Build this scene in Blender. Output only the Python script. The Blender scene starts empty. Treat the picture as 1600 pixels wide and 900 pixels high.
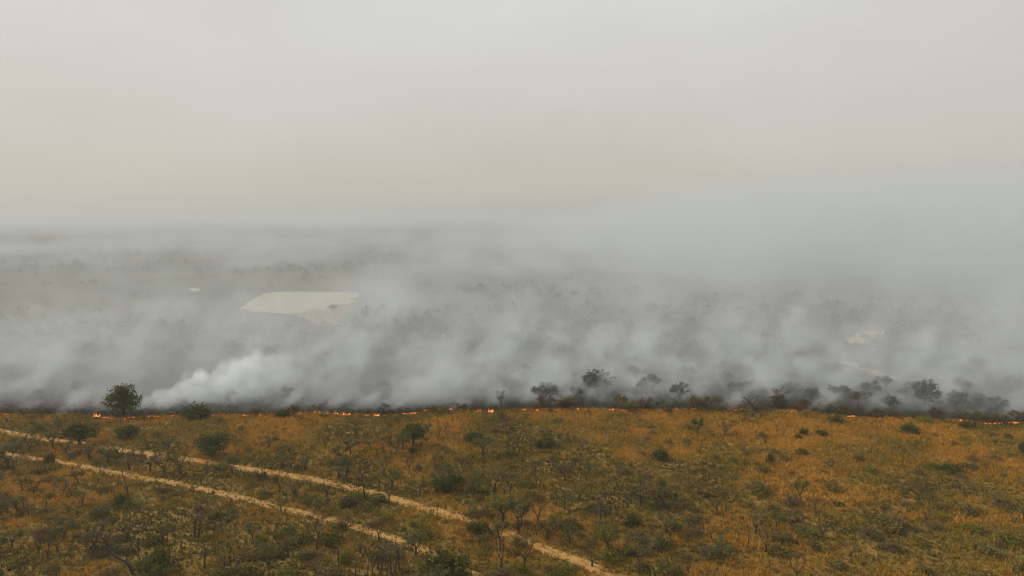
import bpy, math, random
import numpy as np
from mathutils import Vector, Matrix

random.seed(11)
RNG = np.random.default_rng(11)
S = bpy.context.scene
C = S.collection

# ------------------------------------------------------------------ camera, sky, sun, exposure
CAM_H, PITCH, F = 60.0, math.radians(6.0), 1142.0          # F in pixels of a 1600 wide frame
cd = bpy.data.cameras.new('camera')
cd.sensor_width = 36.0
cd.lens = 36.0 * F / 1600.0
cd.clip_start, cd.clip_end = 1.0, 60000.0
cam = bpy.data.objects.new('camera', cd)
C.objects.link(cam)
cam.location = (0, 0, CAM_H)
cam.rotation_euler = (math.pi / 2 - PITCH, 0, 0)
S.camera = cam

SUN_EL = math.radians(36)
SUN_AZ = math.atan2(-0.93, 0.36)                           # x, y of the direction towards the sun
w = bpy.data.worlds.new('World')
S.world = w
w.use_nodes = True
nt = w.node_tree
bg = nt.nodes['Background']
sky = nt.nodes.new('ShaderNodeTexSky')
sky.sky_type = 'NISHITA'
sky.sun_disc = False
sky.sun_elevation = SUN_EL
sky.sun_rotation = SUN_AZ
sky.altitude = 300
sky.air_density = 1.0
sky.dust_density = 8.0
sky.ozone_density = 1.0
hs = nt.nodes.new('ShaderNodeHueSaturation')
hs.inputs['Saturation'].default_value = 0.30
nt.links.new(sky.outputs[0], hs.inputs['Color'])
tc = nt.nodes.new('ShaderNodeTexCoord')
sep = nt.nodes.new('ShaderNodeSeparateXYZ')
nt.links.new(tc.outputs['Generated'], sep.inputs[0])
ramp = nt.nodes.new('ShaderNodeValToRGB')                  # smoke-laden air: warm low down, pale grey higher up
ramp.color_ramp.elements[0].position = 0.0
ramp.color_ramp.elements[0].color = (0.63, 0.565, 0.47, 1)
ramp.color_ramp.elements[1].position = 0.30
ramp.color_ramp.elements[1].color = (0.72, 0.725, 0.70, 1)
e = ramp.color_ramp.elements.new(0.11)
e.color = (0.635, 0.61, 0.56, 1)
nt.links.new(sep.outputs['Z'], ramp.inputs[0])
sc10 = nt.nodes.new('ShaderNodeVectorMath')
sc10.operation = 'SCALE'
sc10.inputs['Scale'].default_value = 10.0
uneven = nt.nodes.new('ShaderNodeTexNoise')                # drifting smoke makes the sky slightly uneven, all round
uneven.inputs['Scale'].default_value = 2.2; uneven.inputs['Detail'].default_value = 4
mpw = nt.nodes.new('ShaderNodeMapping'); mpw.inputs['Scale'].default_value = (1, 1, 3.0)
nt.links.new(tc.outputs['Generated'], mpw.inputs[0]); nt.links.new(mpw.outputs[0], uneven.inputs['Vector'])
unr = nt.nodes.new('ShaderNodeValToRGB')
unr.color_ramp.elements[0].position, unr.color_ramp.elements[0].color = 0.3, (0.945, 0.93, 0.915, 1)
unr.color_ramp.elements[1].position, unr.color_ramp.elements[1].color = 0.7, (1.04, 1.05, 1.06, 1)
nt.links.new(uneven.outputs['Fac'], unr.inputs[0])
unm = nt.nodes.new('ShaderNodeMixRGB'); unm.blend_type = 'MULTIPLY'; unm.inputs[0].default_value = 1.0
nt.links.new(ramp.outputs[0], unm.inputs[1]); nt.links.new(unr.outputs[0], unm.inputs[2])
nt.links.new(unm.outputs[0], sc10.inputs[0])
mx = nt.nodes.new('ShaderNodeMixRGB')
mx.inputs[0].default_value = 0.94
nt.links.new(hs.outputs[0], mx.inputs[1])
nt.links.new(sc10.outputs[0], mx.inputs[2])
nt.links.new(mx.outputs[0], bg.inputs['Color'])
bg.inputs['Strength'].default_value = 0.10

sd = bpy.data.lights.new('sun', 'SUN')
sd.energy = 4.6
sd.angle = math.radians(3.0)
sd.color = (1.0, 0.86, 0.66)
sun = bpy.data.objects.new('sun', sd)
C.objects.link(sun)
sdir = Vector((math.sin(SUN_AZ) * math.cos(SUN_EL), math.cos(SUN_AZ) * math.cos(SUN_EL), math.sin(SUN_EL)))
sun.rotation_euler = sdir.to_track_quat('Z', 'Y').to_euler()
sun.location = (-200, 50, 300)

S.view_settings.view_transform = 'Standard'
S.view_settings.look = 'None'
S.view_settings.gamma = 1.0
S.view_settings.use_curve_mapping = False
S.view_settings.exposure = 0.0
S.render.engine = 'CYCLES'
cy = S.cycles
cy.use_denoising = True
cy.denoiser = 'OPENIMAGEDENOISE'
cy.use_adaptive_sampling = True
cy.adaptive_threshold = 0.015
cy.max_bounces = 6
cy.diffuse_bounces = 2
cy.glossy_bounces = 2
cy.transmission_bounces = 2
cy.volume_bounces = 3
cy.transparent_max_bounces = 8
cy.volume_step_rate = 2.0
cy.volume_max_steps = 512
cy.sample_clamp_indirect = 4.0
cy.filter_width = 1.2

# ------------------------------------------------------------------ helpers
def sstep(a, b, x):
    t = np.clip((x - a) / (b - a), 0, 1)
    return t * t * (3 - 2 * t)

_lat = RNG.random((8, 256, 256))
def vnoise(x, y, scale, k=0):
    """smooth value noise on a lattice, 0..1"""
    x = np.asarray(x, float) / scale + 1000
    y = np.asarray(y, float) / scale + 1000
    xi, yi = np.floor(x).astype(int), np.floor(y).astype(int)
    fx, fy = x - xi, y - yi
    fx, fy = fx * fx * (3 - 2 * fx), fy * fy * (3 - 2 * fy)
    L = _lat[k]
    g = lambda a, b: L[a % 256, b % 256]
    return (g(xi, yi) * (1 - fx) + g(xi + 1, yi) * fx) * (1 - fy) + (g(xi, yi + 1) * (1 - fx) + g(xi + 1, yi + 1) * fx) * fy

def fbm(x, y, scale, k=0):
    return (vnoise(x, y, scale, k) + 0.5 * vnoise(x, y, scale / 2.1, k + 1) + 0.25 * vnoise(x, y, scale / 4.3, k + 2)) / 1.75

def hfun(x, y):
    x = np.asarray(x, float); y = np.asarray(y, float)
    h = 1.0 * (fbm(x, y, 60, 3) - 0.5) + 0.25 * (vnoise(x, y, 9, 5) - 0.5)
    fade = 1 - sstep(260, 340, np.hypot(x * 0.6, y))
    return h * fade

CP, SP = math.cos(PITCH), math.sin(PITCH)
def ground(px, py):
    """where the line of sight through a photo pixel meets the ground -> (x, y, z)"""
    u, v = (px - 800) / F, (450 - py) / F
    d = Vector((u, CP + v * SP, -SP + v * CP))
    z = 0.0
    for _ in range(5):
        t = (z - CAM_H) / d.z
        x, y = d.x * t, d.y * t
        z = float(hfun(x, y))
    return x, y, z

def pxm(y):
    """metres per photo pixel at ground distance y"""
    return (y * CP + CAM_H * SP) / F

def to_px(x, y, z):
    dz = z - CAM_H
    dep = y * CP - dz * SP
    return 800 + F * x / dep, 450 - F * (y * SP + dz * CP) / dep

def mesh(name, v, f, mat=None, tint=None, smooth=False):
    """v (n,3), f (m,3) or (m,4) arrays"""
    v = np.asarray(v, np.float32); f = np.asarray(f, np.int32)
    me = bpy.data.meshes.new(name)
    k = f.shape[1]
    me.vertices.add(len(v)); me.vertices.foreach_set('co', v.ravel())
    me.loops.add(f.size); me.loops.foreach_set('vertex_index', f.ravel())
    me.polygons.add(len(f)); me.polygons.foreach_set('loop_start', np.arange(0, f.size, k, dtype=np.int32))
    me.update(calc_edges=True)
    if smooth:
        me.polygons.foreach_set('use_smooth', np.ones(len(f), bool))
    if tint is not None:
        a = me.attributes.new('tint', 'FLOAT', 'POINT')
        a.data.foreach_set('value', np.asarray(tint, np.float32))
    if mat:
        me.materials.append(mat)
    me.validate()
    return me

def obj(name, me, parent=None, loc=None):
    o = bpy.data.objects.new(name, me)
    C.objects.link(o)
    if parent: o.parent = parent
    if loc is not None: o.location = loc
    return o

def tag(o, label=None, cat=None, group=None, kind=None):
    if label: o['label'] = label
    if cat: o['category'] = cat
    if group: o['group'] = group
    if kind: o['kind'] = kind
    return o

# ------------------------------------------------------------------ materials
def newmat(name):
    m = bpy.data.materials.new(name)
    m.use_nodes = True
    n = m.node_tree
    for q in list(n.nodes): n.nodes.remove(q)
    out = n.nodes.new('ShaderNodeOutputMaterial')
    return m, n, out

def ramp_node(n, stops):
    r = n.nodes.new('ShaderNodeValToRGB')
    el = r.color_ramp.elements
    while len(el) > 1: el.remove(el[-1])
    el[0].position, el[0].color = stops[0][0], (*stops[0][1], 1)
    for p, c in stops[1:]:
        q = el.new(p); q.color = (*c, 1)
    return r

def leafmat(name, stops, translucent=0.3, spread=0.25, rough=0.8):
    """colour from the tint of each leaf plus a shift per plant"""
    m, n, out = newmat(name)
    at = n.nodes.new('ShaderNodeAttribute'); at.attribute_name = 'tint'
    oi = n.nodes.new('ShaderNodeObjectInfo')
    ma = n.nodes.new('ShaderNodeMath'); ma.operation = 'MULTIPLY_ADD'
    ma.inputs[1].default_value = spread; ma.inputs[2].default_value = -spread / 2
    n.links.new(oi.outputs['Random'], ma.inputs[0])
    ad = n.nodes.new('ShaderNodeMath'); ad.operation = 'ADD'; ad.use_clamp = True
    n.links.new(at.outputs['Fac'], ad.inputs[0]); n.links.new(ma.outputs[0], ad.inputs[1])
    r = ramp_node(n, stops); n.links.new(ad.outputs[0], r.inputs[0])
    d = n.nodes.new('ShaderNodeBsdfDiffuse'); n.links.new(r.outputs[0], d.inputs[0])
    t = n.nodes.new('ShaderNodeBsdfTranslucent'); n.links.new(r.outputs[0], t.inputs[0])
    mi = n.nodes.new('ShaderNodeMixShader'); mi.inputs[0].default_value = translucent
    n.links.new(d.outputs[0], mi.inputs[1]); n.links.new(t.outputs[0], mi.inputs[2])
    n.links.new(mi.outputs[0], out.inputs[0])
    return m

def barkmat(name, c0, c1):
    m, n, out = newmat(name)
    tx = n.nodes.new('ShaderNodeTexCoord')
    nz = n.nodes.new('ShaderNodeTexNoise'); nz.inputs['Scale'].default_value = 3.0; nz.inputs['Detail'].default_value = 4
    n.links.new(tx.outputs['Object'], nz.inputs['Vector'])
    r = ramp_node(n, [(0.3, c0), (0.7, c1)]); n.links.new(nz.outputs['Fac'], r.inputs[0])
    b = n.nodes.new('ShaderNodeBsdfPrincipled'); b.inputs['Roughness'].default_value = 0.9
    n.links.new(r.outputs[0], b.inputs['Base Color']); n.links.new(b.outputs[0], out.inputs[0])
    return m

M = {}
M['grass'] = leafmat('dry_grass', [(0.0, (0.056, 0.052, 0.017)), (0.28, (0.140, 0.112, 0.026)), (0.5, (0.245, 0.158, 0.026)),
                                   (0.75, (0.385, 0.200, 0.029)), (1.0, (0.470, 0.238, 0.040))], 0.25, 0.0)
M['olive'] = leafmat('olive_leaves', [(0.0, (0.061, 0.065, 0.030)), (0.5, (0.115, 0.112, 0.046)), (1.0, (0.182, 0.162, 0.068))], 0.3)
M['green'] = leafmat('dark_green_leaves', [(0.0, (0.034, 0.042, 0.014)), (0.5, (0.064, 0.074, 0.020)), (1.0, (0.115, 0.120, 0.030))], 0.25)
M['bright'] = leafmat('bright_green_leaves', [(0.0, (0.030, 0.060, 0.010)), (0.5, (0.055, 0.105, 0.014)), (1.0, (0.085, 0.150, 0.020))], 0.35)
M['yellow'] = leafmat('yellow_green_leaves', [(0.0, (0.088, 0.088, 0.020)), (0.5, (0.150, 0.144, 0.027)), (1.0, (0.225, 0.194, 0.037))], 0.35)
M['scorched'] = leafmat('scorched_leaves', [(0.0, (0.050, 0.026, 0.014)), (0.5, (0.110, 0.058, 0.026)), (1.0, (0.180, 0.090, 0.036))], 0.3)
M['twig'] = leafmat('bare_twigs', [(0.0, (0.050, 0.038, 0.024)), (0.5, (0.120, 0.090, 0.052)), (1.0, (0.200, 0.152, 0.085))], 0.1)
M['far'] = leafmat('far_leaves', [(0.0, (0.030, 0.036, 0.020)), (0.5, (0.052, 0.058, 0.030)), (1.0, (0.090, 0.085, 0.042))], 0.2)
M['brush'] = leafmat('brush_leaves', [(0.0, (0.050, 0.052, 0.018)), (0.35, (0.115, 0.108, 0.032)), (0.6, (0.150, 0.122, 0.044)), (0.8, (0.175, 0.120, 0.044)), (1.0, (0.260, 0.170, 0.046))], 0.25, 0.2)
M['bark'] = barkmat('grey_brown_bark', (0.018, 0.014, 0.011), (0.055, 0.042, 0.032))
M['pale_bark'] = barkmat('weathered_wood', (0.30, 0.25, 0.18), (0.48, 0.42, 0.32))
M['char'] = barkmat('charred_bark', (0.010, 0.009, 0.008), (0.030, 0.027, 0.024))

def ground_mat():
    m, n, out = newmat('savanna_ground')
    g = n.nodes.new('ShaderNodeNewGeometry')
    def noise(scale, detail=6, rough=0.6, vec=None):
        q = n.nodes.new('ShaderNodeTexNoise')
        q.inputs['Scale'].default_value = scale; q.inputs['Detail'].default_value = detail; q.inputs['Roughness'].default_value = rough
        n.links.new(vec or g.outputs['Position'], q.inputs['Vector'])
        return q.outputs['Fac']
    near = ramp_node(n, [(0.30, (0.070, 0.056, 0.018)), (0.46, (0.130, 0.088, 0.023)), (0.60, (0.190, 0.115, 0.028)), (0.75, (0.250, 0.140, 0.036))])
    a = noise(0.05, 8, 0.65)
    n.links.new(a, near.inputs[0])
    far = ramp_node(n, [(0.36, (0.026, 0.029, 0.018)), (0.5, (0.046, 0.044, 0.027)), (0.62, (0.080, 0.066, 0.042)), (0.72, (0.15, 0.11, 0.075))])
    mp = n.nodes.new('ShaderNodeMapping'); mp.inputs['Scale'].default_value = (0.45, 1.0, 1.0)
    n.links.new(g.outputs['Position'], mp.inputs[0])
    n.links.new(noise(0.006, 9, 0.62, mp.outputs[0]), far.inputs[0])
    ash = ramp_node(n, [(0.35, (0.010, 0.010, 0.011)), (0.6, (0.030, 0.029, 0.028)), (0.78, (0.085, 0.080, 0.074))])
    n.links.new(noise(0.35, 7, 0.7), ash.inputs[0])
    at = n.nodes.new('ShaderNodeAttribute'); at.attribute_name = 'tint'        # how burnt the ground is
    af = n.nodes.new('ShaderNodeAttribute'); af.attribute_name = 'plain'       # 0 grass slope .. 1 far plain
    m1 = n.nodes.new('ShaderNodeMixRGB'); n.links.new(af.outputs['Fac'], m1.inputs[0])
    n.links.new(near.outputs[0], m1.inputs[1]); n.links.new(far.outputs[0], m1.inputs[2])
    m2 = n.nodes.new('ShaderNodeMixRGB'); n.links.new(at.outputs['Fac'], m2.inputs[0])
    n.links.new(m1.outputs[0], m2.inputs[1]); n.links.new(ash.outputs[0], m2.inputs[2])
    b = n.nodes.new('ShaderNodeBsdfPrincipled'); b.inputs['Roughness'].default_value = 0.95
    b.inputs['Specular IOR Level'].default_value = 0.1
    n.links.new(m2.outputs[0], b.inputs['Base Color'])
    bp = n.nodes.new('ShaderNodeBump'); bp.inputs['Strength'].default_value = 0.6; bp.inputs['Distance'].default_value = 0.3
    n.links.new(noise(1.2, 5), bp.inputs['Height']); n.links.new(bp.outputs[0], b.inputs['Normal'])
    n.links.new(b.outputs[0], out.inputs[0])
    return m

def soilmat(name, c0, c1, c2, scale=0.5, rough=0.95):
    m, n, out = newmat(name)
    g = n.nodes.new('ShaderNodeNewGeometry')
    q = n.nodes.new('ShaderNodeTexNoise'); q.inputs['Scale'].default_value = scale; q.inputs['Detail'].default_value = 8; q.inputs['Roughness'].default_value = 0.65
    n.links.new(g.outputs['Position'], q.inputs['Vector'])
    r = ramp_node(n, [(0.3, c0), (0.5, c1), (0.7, c2)]); n.links.new(q.outputs['Fac'], r.inputs[0])
    b = n.nodes.new('ShaderNodeBsdfPrincipled'); b.inputs['Roughness'].default_value = rough; b.inputs['Specular IOR Level'].default_value = 0.15
    n.links.new(r.outputs[0], b.inputs['Base Color'])
    bp = n.nodes.new('ShaderNodeBump'); bp.inputs['Strength'].default_value = 0.4; bp.inputs['Distance'].default_value = 0.05
    n.links.new(q.outputs['Fac'], bp.inputs['Height']); n.links.new(bp.outputs[0], b.inputs['Normal'])
    n.links.new(b.outputs[0], out.inputs[0])
    return m

M['track'] = soilmat('sandy_track', (0.21, 0.118, 0.036), (0.30, 0.172, 0.055), (0.36, 0.216, 0.077), 0.8)
M['sand'] = soilmat('bare_sand', (0.30, 0.22, 0.13), (0.38, 0.29, 0.18), (0.44, 0.34, 0.22), 0.1)
M['mud'] = soilmat('pond_mud', (0.12, 0.078, 0.048), (0.18, 0.112, 0.070), (0.22, 0.145, 0.092), 0.08)

# ------------------------------------------------------------------ fire line
FL = [(10,648,12),(150,651,14),(165,653,10),(182,655,24),(205,653,10),(240,651,18),(270,650,4),(340,649,18),(383,650,12),(408,649,8),
      (455,646,5),(468,646,5),(495,645,10),(511,647,5),(525,647,8),(540,649,14),(556,648,4),(574,649,8),(588,650,10),(603,650,5),
      (618,649,8),(635,647,10),(647,646,12),(665,642,6),(690,641,10),(705,640,6),(720,641,6),(748,643,10),(765,644,10),
      (820,641,6),(840,641,8),(870,641,11),(902,640,4),(915,640,9),(955,641,8),(975,642,8),(1032,642,7),(1055,641,6),(1085,640,8),
      (1150,641,6),(1157,640,8),(1172,641,6),(1240,643,8),(1270,645,8),(1300,651,6),(1330,651,11),(1345,653,5),(1360,654,10),
      (1375,655,6),(1390,654,10),(1410,655,8),(1442,655,11),(1452,656,5),(1500,658,8),(1541,662,13),(1559,662,11),(1583,661,14)]
fx, fy = [], []
for (a, b) in [(-500, 640), (-200, 645)] + [(q[0], q[1]) for q in FL] + [(1700, 665), (2000, 668)]:
    g = ground(a, b); fx.append(g[0]); fy.append(g[1])
fx, fy = np.array(fx), np.array(fy)
o_ = np.argsort(fx); fx, fy = fx[o_], fy[o_]
def front(x): return np.interp(x, fx, fy)
PF = np.polyfit(np.linspace(-190, 190, 200) / 100.0, front(np.linspace(-190, 190, 200)), 5)

# ------------------------------------------------------------------ ground
def graded(core, far, k=1.22):
    out = list(core); s = core[1] - core[0]
    v = core[-1]; t = s
    while v < far:
        t *= k; v += t; out.append(v)
    return out
gx = graded(np.arange(0, 230, 2.5), 24000)
gx = np.array(sorted([-v for v in gx[1:]] + list(gx)))
gy = np.array(sorted([85 - (v - 85) for v in graded(np.arange(85, 95, 2.0), 24000)[1:]] + graded(np.arange(85, 420, 2.0), 24000)))
X, Y = np.meshgrid(gx, gy)
Z = hfun(X, Y)
d_ = Y - front(X)
burn = sstep(-1.0, 2.5, d_ + 7 * (fbm(X, Y, 7, 4) - 0.5)) * (1 - 0.75 * sstep(60, 260, d_ + 80 * (vnoise(X, Y, 50, 2) - .5)))
plain = sstep(0, 40, d_)
nx, ny = len(gx), len(gy)
I = np.arange(nx * ny).reshape(ny, nx)
quads = np.stack([I[:-1, :-1], I[:-1, 1:], I[1:, 1:], I[1:, :-1]], -1).reshape(-1, 4)
gm = mesh('ground', np.stack([X, Y, Z], -1).reshape(-1, 3), quads, ground_mat(), burn.ravel(), True)
pa = gm.attributes.new('plain', 'FLOAT', 'POINT'); pa.data.foreach_set('value', plain.ravel().astype(np.float32))
tag(obj('ground', gm), 'dry savanna ground, grassy in front and burnt behind the fire', kind='structure')

# dirt tracks: two wheel ruts and a raised middle
def catmull(P, step=1.0):
    P = np.array(P, float); out = []
    Q = np.vstack([2 * P[0] - P[1], P, 2 * P[-1] - P[-2]])
    for i in range(1, len(Q) - 2):
        n = max(2, int(np.linalg.norm(Q[i + 1] - Q[i]) / step))
        for t in np.linspace(0, 1, n, endpoint=False):
            out.append(0.5 * ((2 * Q[i]) + (-Q[i - 1] + Q[i + 1]) * t + (2 * Q[i - 1] - 5 * Q[i] + 4 * Q[i + 1] - Q[i + 2]) * t ** 2 +
                              (-Q[i - 1] + 3 * Q[i] - 3 * Q[i + 1] + Q[i + 2]) * t ** 3))
    out.append(Q[-2]); return np.array(out)

TRK = {}
def track(key, pix, width, name, label):
    P = catmull([ground(*p)[:2] for p in pix])
    TRK[key] = (P, width)
    T = np.gradient(P, axis=0); T /= np.linalg.norm(T, axis=1)[:, None]
    N = np.stack([-T[:, 1], T[:, 0]], 1)
    prof = [(-1.0, 0.035), (-0.82, 0.06), (-0.55, 0.03), (-0.3, 0.06), (0, 0.09), (0.3, 0.06), (0.55, 0.03), (0.82, 0.06), (1.0, 0.035)]
    V = []
    s = np.arange(len(P)) * 1.0
    wl = width / 2 * (0.65 + 0.75 * fbm(s, s * 0, 11, 1)); wr = width / 2 * (0.65 + 0.75 * fbm(s, s * 0 + 50, 11, 2))
    for a, z in prof:
        ww = np.where(a < 0, wl, wr) * abs(a) * (1 if a >= 0 else -1)
        q = P + N * ww[:, None]
        V.append(np.stack([q[:, 0], q[:, 1], hfun(q[:, 0], q[:, 1]) + z], 1))
    V = np.array(V)
    k, n = V.shape[:2]
    J = np.arange(k * n).reshape(k, n)
    f = np.stack([J[:-1, :-1], J[:-1, 1:], J[1:, 1:], J[1:, :-1]], -1).reshape(-1, 4)
    tag(obj(name, mesh(name, V.reshape(-1, 3), f, M['track'], None, True)), label, kind='structure')
track('upper', [(-260, 630), (-120, 652), (0, 673), (60, 684), (130, 694), (200, 705), (270, 714), (330, 723), (400, 735), (480, 748), (550, 763), (620, 781),
                (690, 801), (750, 820), (800, 838), (850, 858), (905, 878), (960, 900), (1040, 935), (1140, 985)], 2.7, 'dirt_track',
      'sandy two-rut dirt track crossing the slope, the one nearer the fire')
track('lower', [(-200, 668), (-80, 693), (30, 713), (90, 722), (140, 731), (200, 743), (265, 754), (330, 767), (380, 779), (430, 792), (480, 803), (530, 816),
                (585, 832), (640, 850), (690, 875), (750, 905), (840, 950), (960, 1010)], 2.3, 'dirt_track',
      'sandy dirt track nearer the camera, fading out at the bottom edge')
def track_dist(x, y):
    """signed-off distance outside the nearest track's edge"""
    best = np.full(np.shape(x), 1e9)
    for P, wd in TRK.values():
        Q = P[::2]
        for i in range(0, len(x), 4000):
            dx = x[i:i + 4000, None] - Q[None, :, 0]; dy = y[i:i + 4000, None] - Q[None, :, 1]
            best[i:i + 4000] = np.minimum(best[i:i + 4000], np.sqrt((dx * dx + dy * dy).min(1)) - wd / 2)
    return best

# pond, its mud shore, bare sand patches on the plain
def sheet(name, pix, z, mat, label, rough=0.0, seed=0):
    P = np.array([ground(*p)[:2] for p in pix])
    Q = catmull(np.vstack([P, P[:1]]), 2.5)[:-1]
    r = np.random.default_rng(seed)
    cc = Q.mean(0); wob_ = fbm(Q[:, 0], Q[:, 1], 9, seed % 5) - .5 + .35 * (vnoise(Q[:, 0], Q[:, 1], 3, seed % 7) - .5)
    Q = Q + (Q - cc) / np.linalg.norm(Q - cc, axis=1)[:, None] * wob_[:, None] * rough * 4
    me = bpy.data.meshes.new(name)
    me.from_pydata([(a, b, z + float(hfun(a, b))) for a, b in Q], [], [list(range(len(Q)))[::-1]])
    me.materials.append(mat); me.update()
    if me.polygons[0].normal.z < 0: me.flip_normals()
    return tag(obj(name, me), label, kind='structure')
wm, n_, out_ = newmat('muddy_water')
b_ = n_.nodes.new('ShaderNodeBsdfPrincipled')
b_.inputs['Specular IOR Level'].default_value = 0.15; b_.inputs['Base Color'].default_value = (0.205, 0.160, 0.068, 1); b_.inputs['Roughness'].default_value = 0.12; b_.inputs['IOR'].default_value = 1.33
q_ = n_.nodes.new('ShaderNodeTexNoise'); q_.inputs['Scale'].default_value = 0.6; q_.inputs['Detail'].default_value = 3
bp_ = n_.nodes.new('ShaderNodeBump'); bp_.inputs['Strength'].default_value = 0.05; bp_.inputs['Distance'].default_value = 0.1
g_ = n_.nodes.new('ShaderNodeNewGeometry'); n_.links.new(g_.outputs['Position'], q_.inputs['Vector'])
n_.links.new(q_.outputs['Fac'], bp_.inputs['Height']); n_.links.new(bp_.outputs[0], b_.inputs['Normal']); n_.links.new(b_.outputs[0], out_.inputs[0])
sheet('mud_shore', [(440, 487), (470, 484), (520, 480), (540, 474), (556, 470), (560, 476), (551, 484), (540, 491), (530, 503), (541, 512), (520, 516), (500, 510), (483, 501), (462, 495)],
      0.03, M['mud'], 'pinkish bare mud shore on the near side of the pond', 1.6, 1)
sheet('pond', [(376, 480), (388, 474), (399, 466), (418, 457), (450, 456), (490, 456.3), (525, 456.3), (550, 457), (563, 459), (560, 463), (549, 467), (552, 471), (538, 476), (526, 477), (520, 483), (503, 485), (486, 484), (470, 489), (440, 490), (415, 488), (395, 487)],
      0.12, wm, 'pale beige pond lying behind the smoke', 1.6, 2)
sheet('small_pond', [(294, 452), (303, 450), (313, 451), (312, 454), (301, 455)], 0.12, wm, 'tiny pale pond left of the large one', 0.8, 3)
sheet('bare_sand', [(1312, 563), (1340, 569), (1372, 580), (1402, 588), (1425, 596), (1432, 606), (1420, 603), (1396, 594), (1364, 586), (1335, 574), (1312, 567)],
      0.06, M['sand'], 'pale sandy strip winding through smoke on the right', 1.0, 4)
sheet('bare_sand', [(1196, 530), (1215, 531), (1243, 538), (1238, 540), (1212, 536)], 0.06, M['sand'], 'small pale sand patch below the smoky tree clump', 1.0, 5)
sheet('bare_sand', [(1500, 532), (1540, 535), (1578, 537), (1572, 541), (1535, 541), (1502, 537)], 0.06, M['mud'], 'pinkish bare patch in smoke near the right edge', 1.0, 6)
sheet('bare_sand', [(788, 515), (806, 513), (812, 516), (798, 519), (788, 518)], 0.06, M['sand'], 'small pale bare patch in the smoke right of the pond', 1.0, 7)
sheet('bare_sand', [(670, 521), (700, 522), (726, 524), (722, 527), (690, 525), (668, 524)], 0.06, M['sand'], 'thin pale bare streak just right of the pond', 1.0, 8)
sheet('bare_sand', [(1310, 533), (1340, 521), (1375, 518), (1394, 524), (1370, 533), (1335, 538)], 0.06, M['sand'], 'broad dull sand patch deep in the smoke', 2.0, 9)
sheet('bare_sand', [(1318, 573), (1330, 575), (1328, 584), (1316, 580)], 0.06, M['mud'], 'tiny reddish bare patch left of the winding sand strip', .5, 10)

# ------------------------------------------------------------------ plant prototypes
def tube(V, Fc, p0, p1, r0, r1, n):
    d = np.array(p1) - np.array(p0); L = np.linalg.norm(d)
    if L < 1e-6: return
    d /= L
    a = np.array([1.0, 0, 0]) if abs(d[0]) < 0.8 else np.array([0, 1.0, 0])
    u = np.cross(d, a); u /= np.linalg.norm(u); v = np.cross(d, u)
    b = len(V)
    for p, r in ((p0, r0), (p1, r1)):
        for i in range(n):
            t = 2 * math.pi * i / n
            V.append(np.array(p) + (u * math.cos(t) + v * math.sin(t)) * r)
    for i in range(n):
        j = (i + 1) % n
        Fc.append((b + i, b + j, b + n + j)); Fc.append((b + i, b + n + j, b + n + i))

def skeleton(r, trunk, limbs, depth, spread, upturn, len0, ratio, rad, lean=(0, 0), kids=(2, 3), wob=0.18):
    """-> list of segments (p0, p1, r0, r1, level), list of tips"""
    segs, tips = [], []
    def rnd(): return np.array([r.uniform(-1, 1), r.uniform(-1, 1), r.uniform(-1, 1)])
    def limb(p, d, L, rr, lev):
        k = 3 if lev < 2 else 2
        for i in range(k):
            d = d + rnd() * wob; d[2] += upturn * 0.25; d /= np.linalg.norm(d)
            q = p + d * L / k
            segs.append((p, q, rr * (1 - 0.18 * i), rr * (1 - 0.18 * (i + 1)), lev))
            if lev >= 2 and i < k - 1: tips.append((q, lev))
            p = q
        rr *= 0.55
        if lev >= depth:
            tips.append((p, lev)); return
        for c in range(r.randint(*kids)):
            nd = d + rnd() * spread; nd[2] = nd[2] * 0.8 + upturn * 0.3
            nd /= np.linalg.norm(nd)
            limb(p, nd, L * ratio * r.uniform(0.75, 1.2), rr, lev + 1)
    p = np.zeros(3); d = np.array([lean[0], lean[1], 1.0]); d /= np.linalg.norm(d)
    segs.append((p - d * 0.25, p, rad * 1.25, rad * 1.1, 0))
    for i in range(3):
        d = d + rnd() * 0.10; d /= np.linalg.norm(d); q = p + d * trunk / 3
        segs.append((p, q, rad * (1.1 - 0.1 * i), rad * (1.0 - 0.1 * i), 0)); p = q
    a0 = r.uniform(0, 6.28)
    for k in range(limbs):
        a = a0 + 2 * math.pi * k / limbs + r.uniform(-0.4, 0.4)
        nd = np.array([math.cos(a) * spread, math.sin(a) * spread, r.uniform(0.45, 0.9)]); nd /= np.linalg.norm(nd)
        limb(p, nd, len0 * r.uniform(0.8, 1.2), rad * 0.62, 1)
    return segs, tips

def leaves(rg, centres, per, sigma, size, flat=1.0, narrow=0.5):
    """triangular leaf sprays scattered about the centres -> v, f, tint"""
    c = np.repeat(np.asarray(centres, float), per, 0)
    n = len(c)
    c = c + rg.normal(size=(n, 3)) * np.array([sigma, sigma, sigma * flat])
    a = rg.normal(size=(n, 3)); a /= np.linalg.norm(a, axis=1)[:, None]
    b = np.cross(a, rg.normal(size=(n, 3))); b /= np.linalg.norm(b, axis=1)[:, None] + 1e-9
    s = size * rg.uniform(0.6, 1.4, (n, 1))
    v = np.stack([c + a * s, c - a * s * 0.6 + b * s * narrow, c - a * s * 0.6 - b * s * narrow], 1).reshape(-1, 3)
    clump = np.repeat(rg.random(len(centres)), per)
    t = np.repeat(0.5 * clump + 0.5 * rg.random(n), 3)
    return v, np.arange(3 * n).reshape(-1, 3), t

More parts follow.
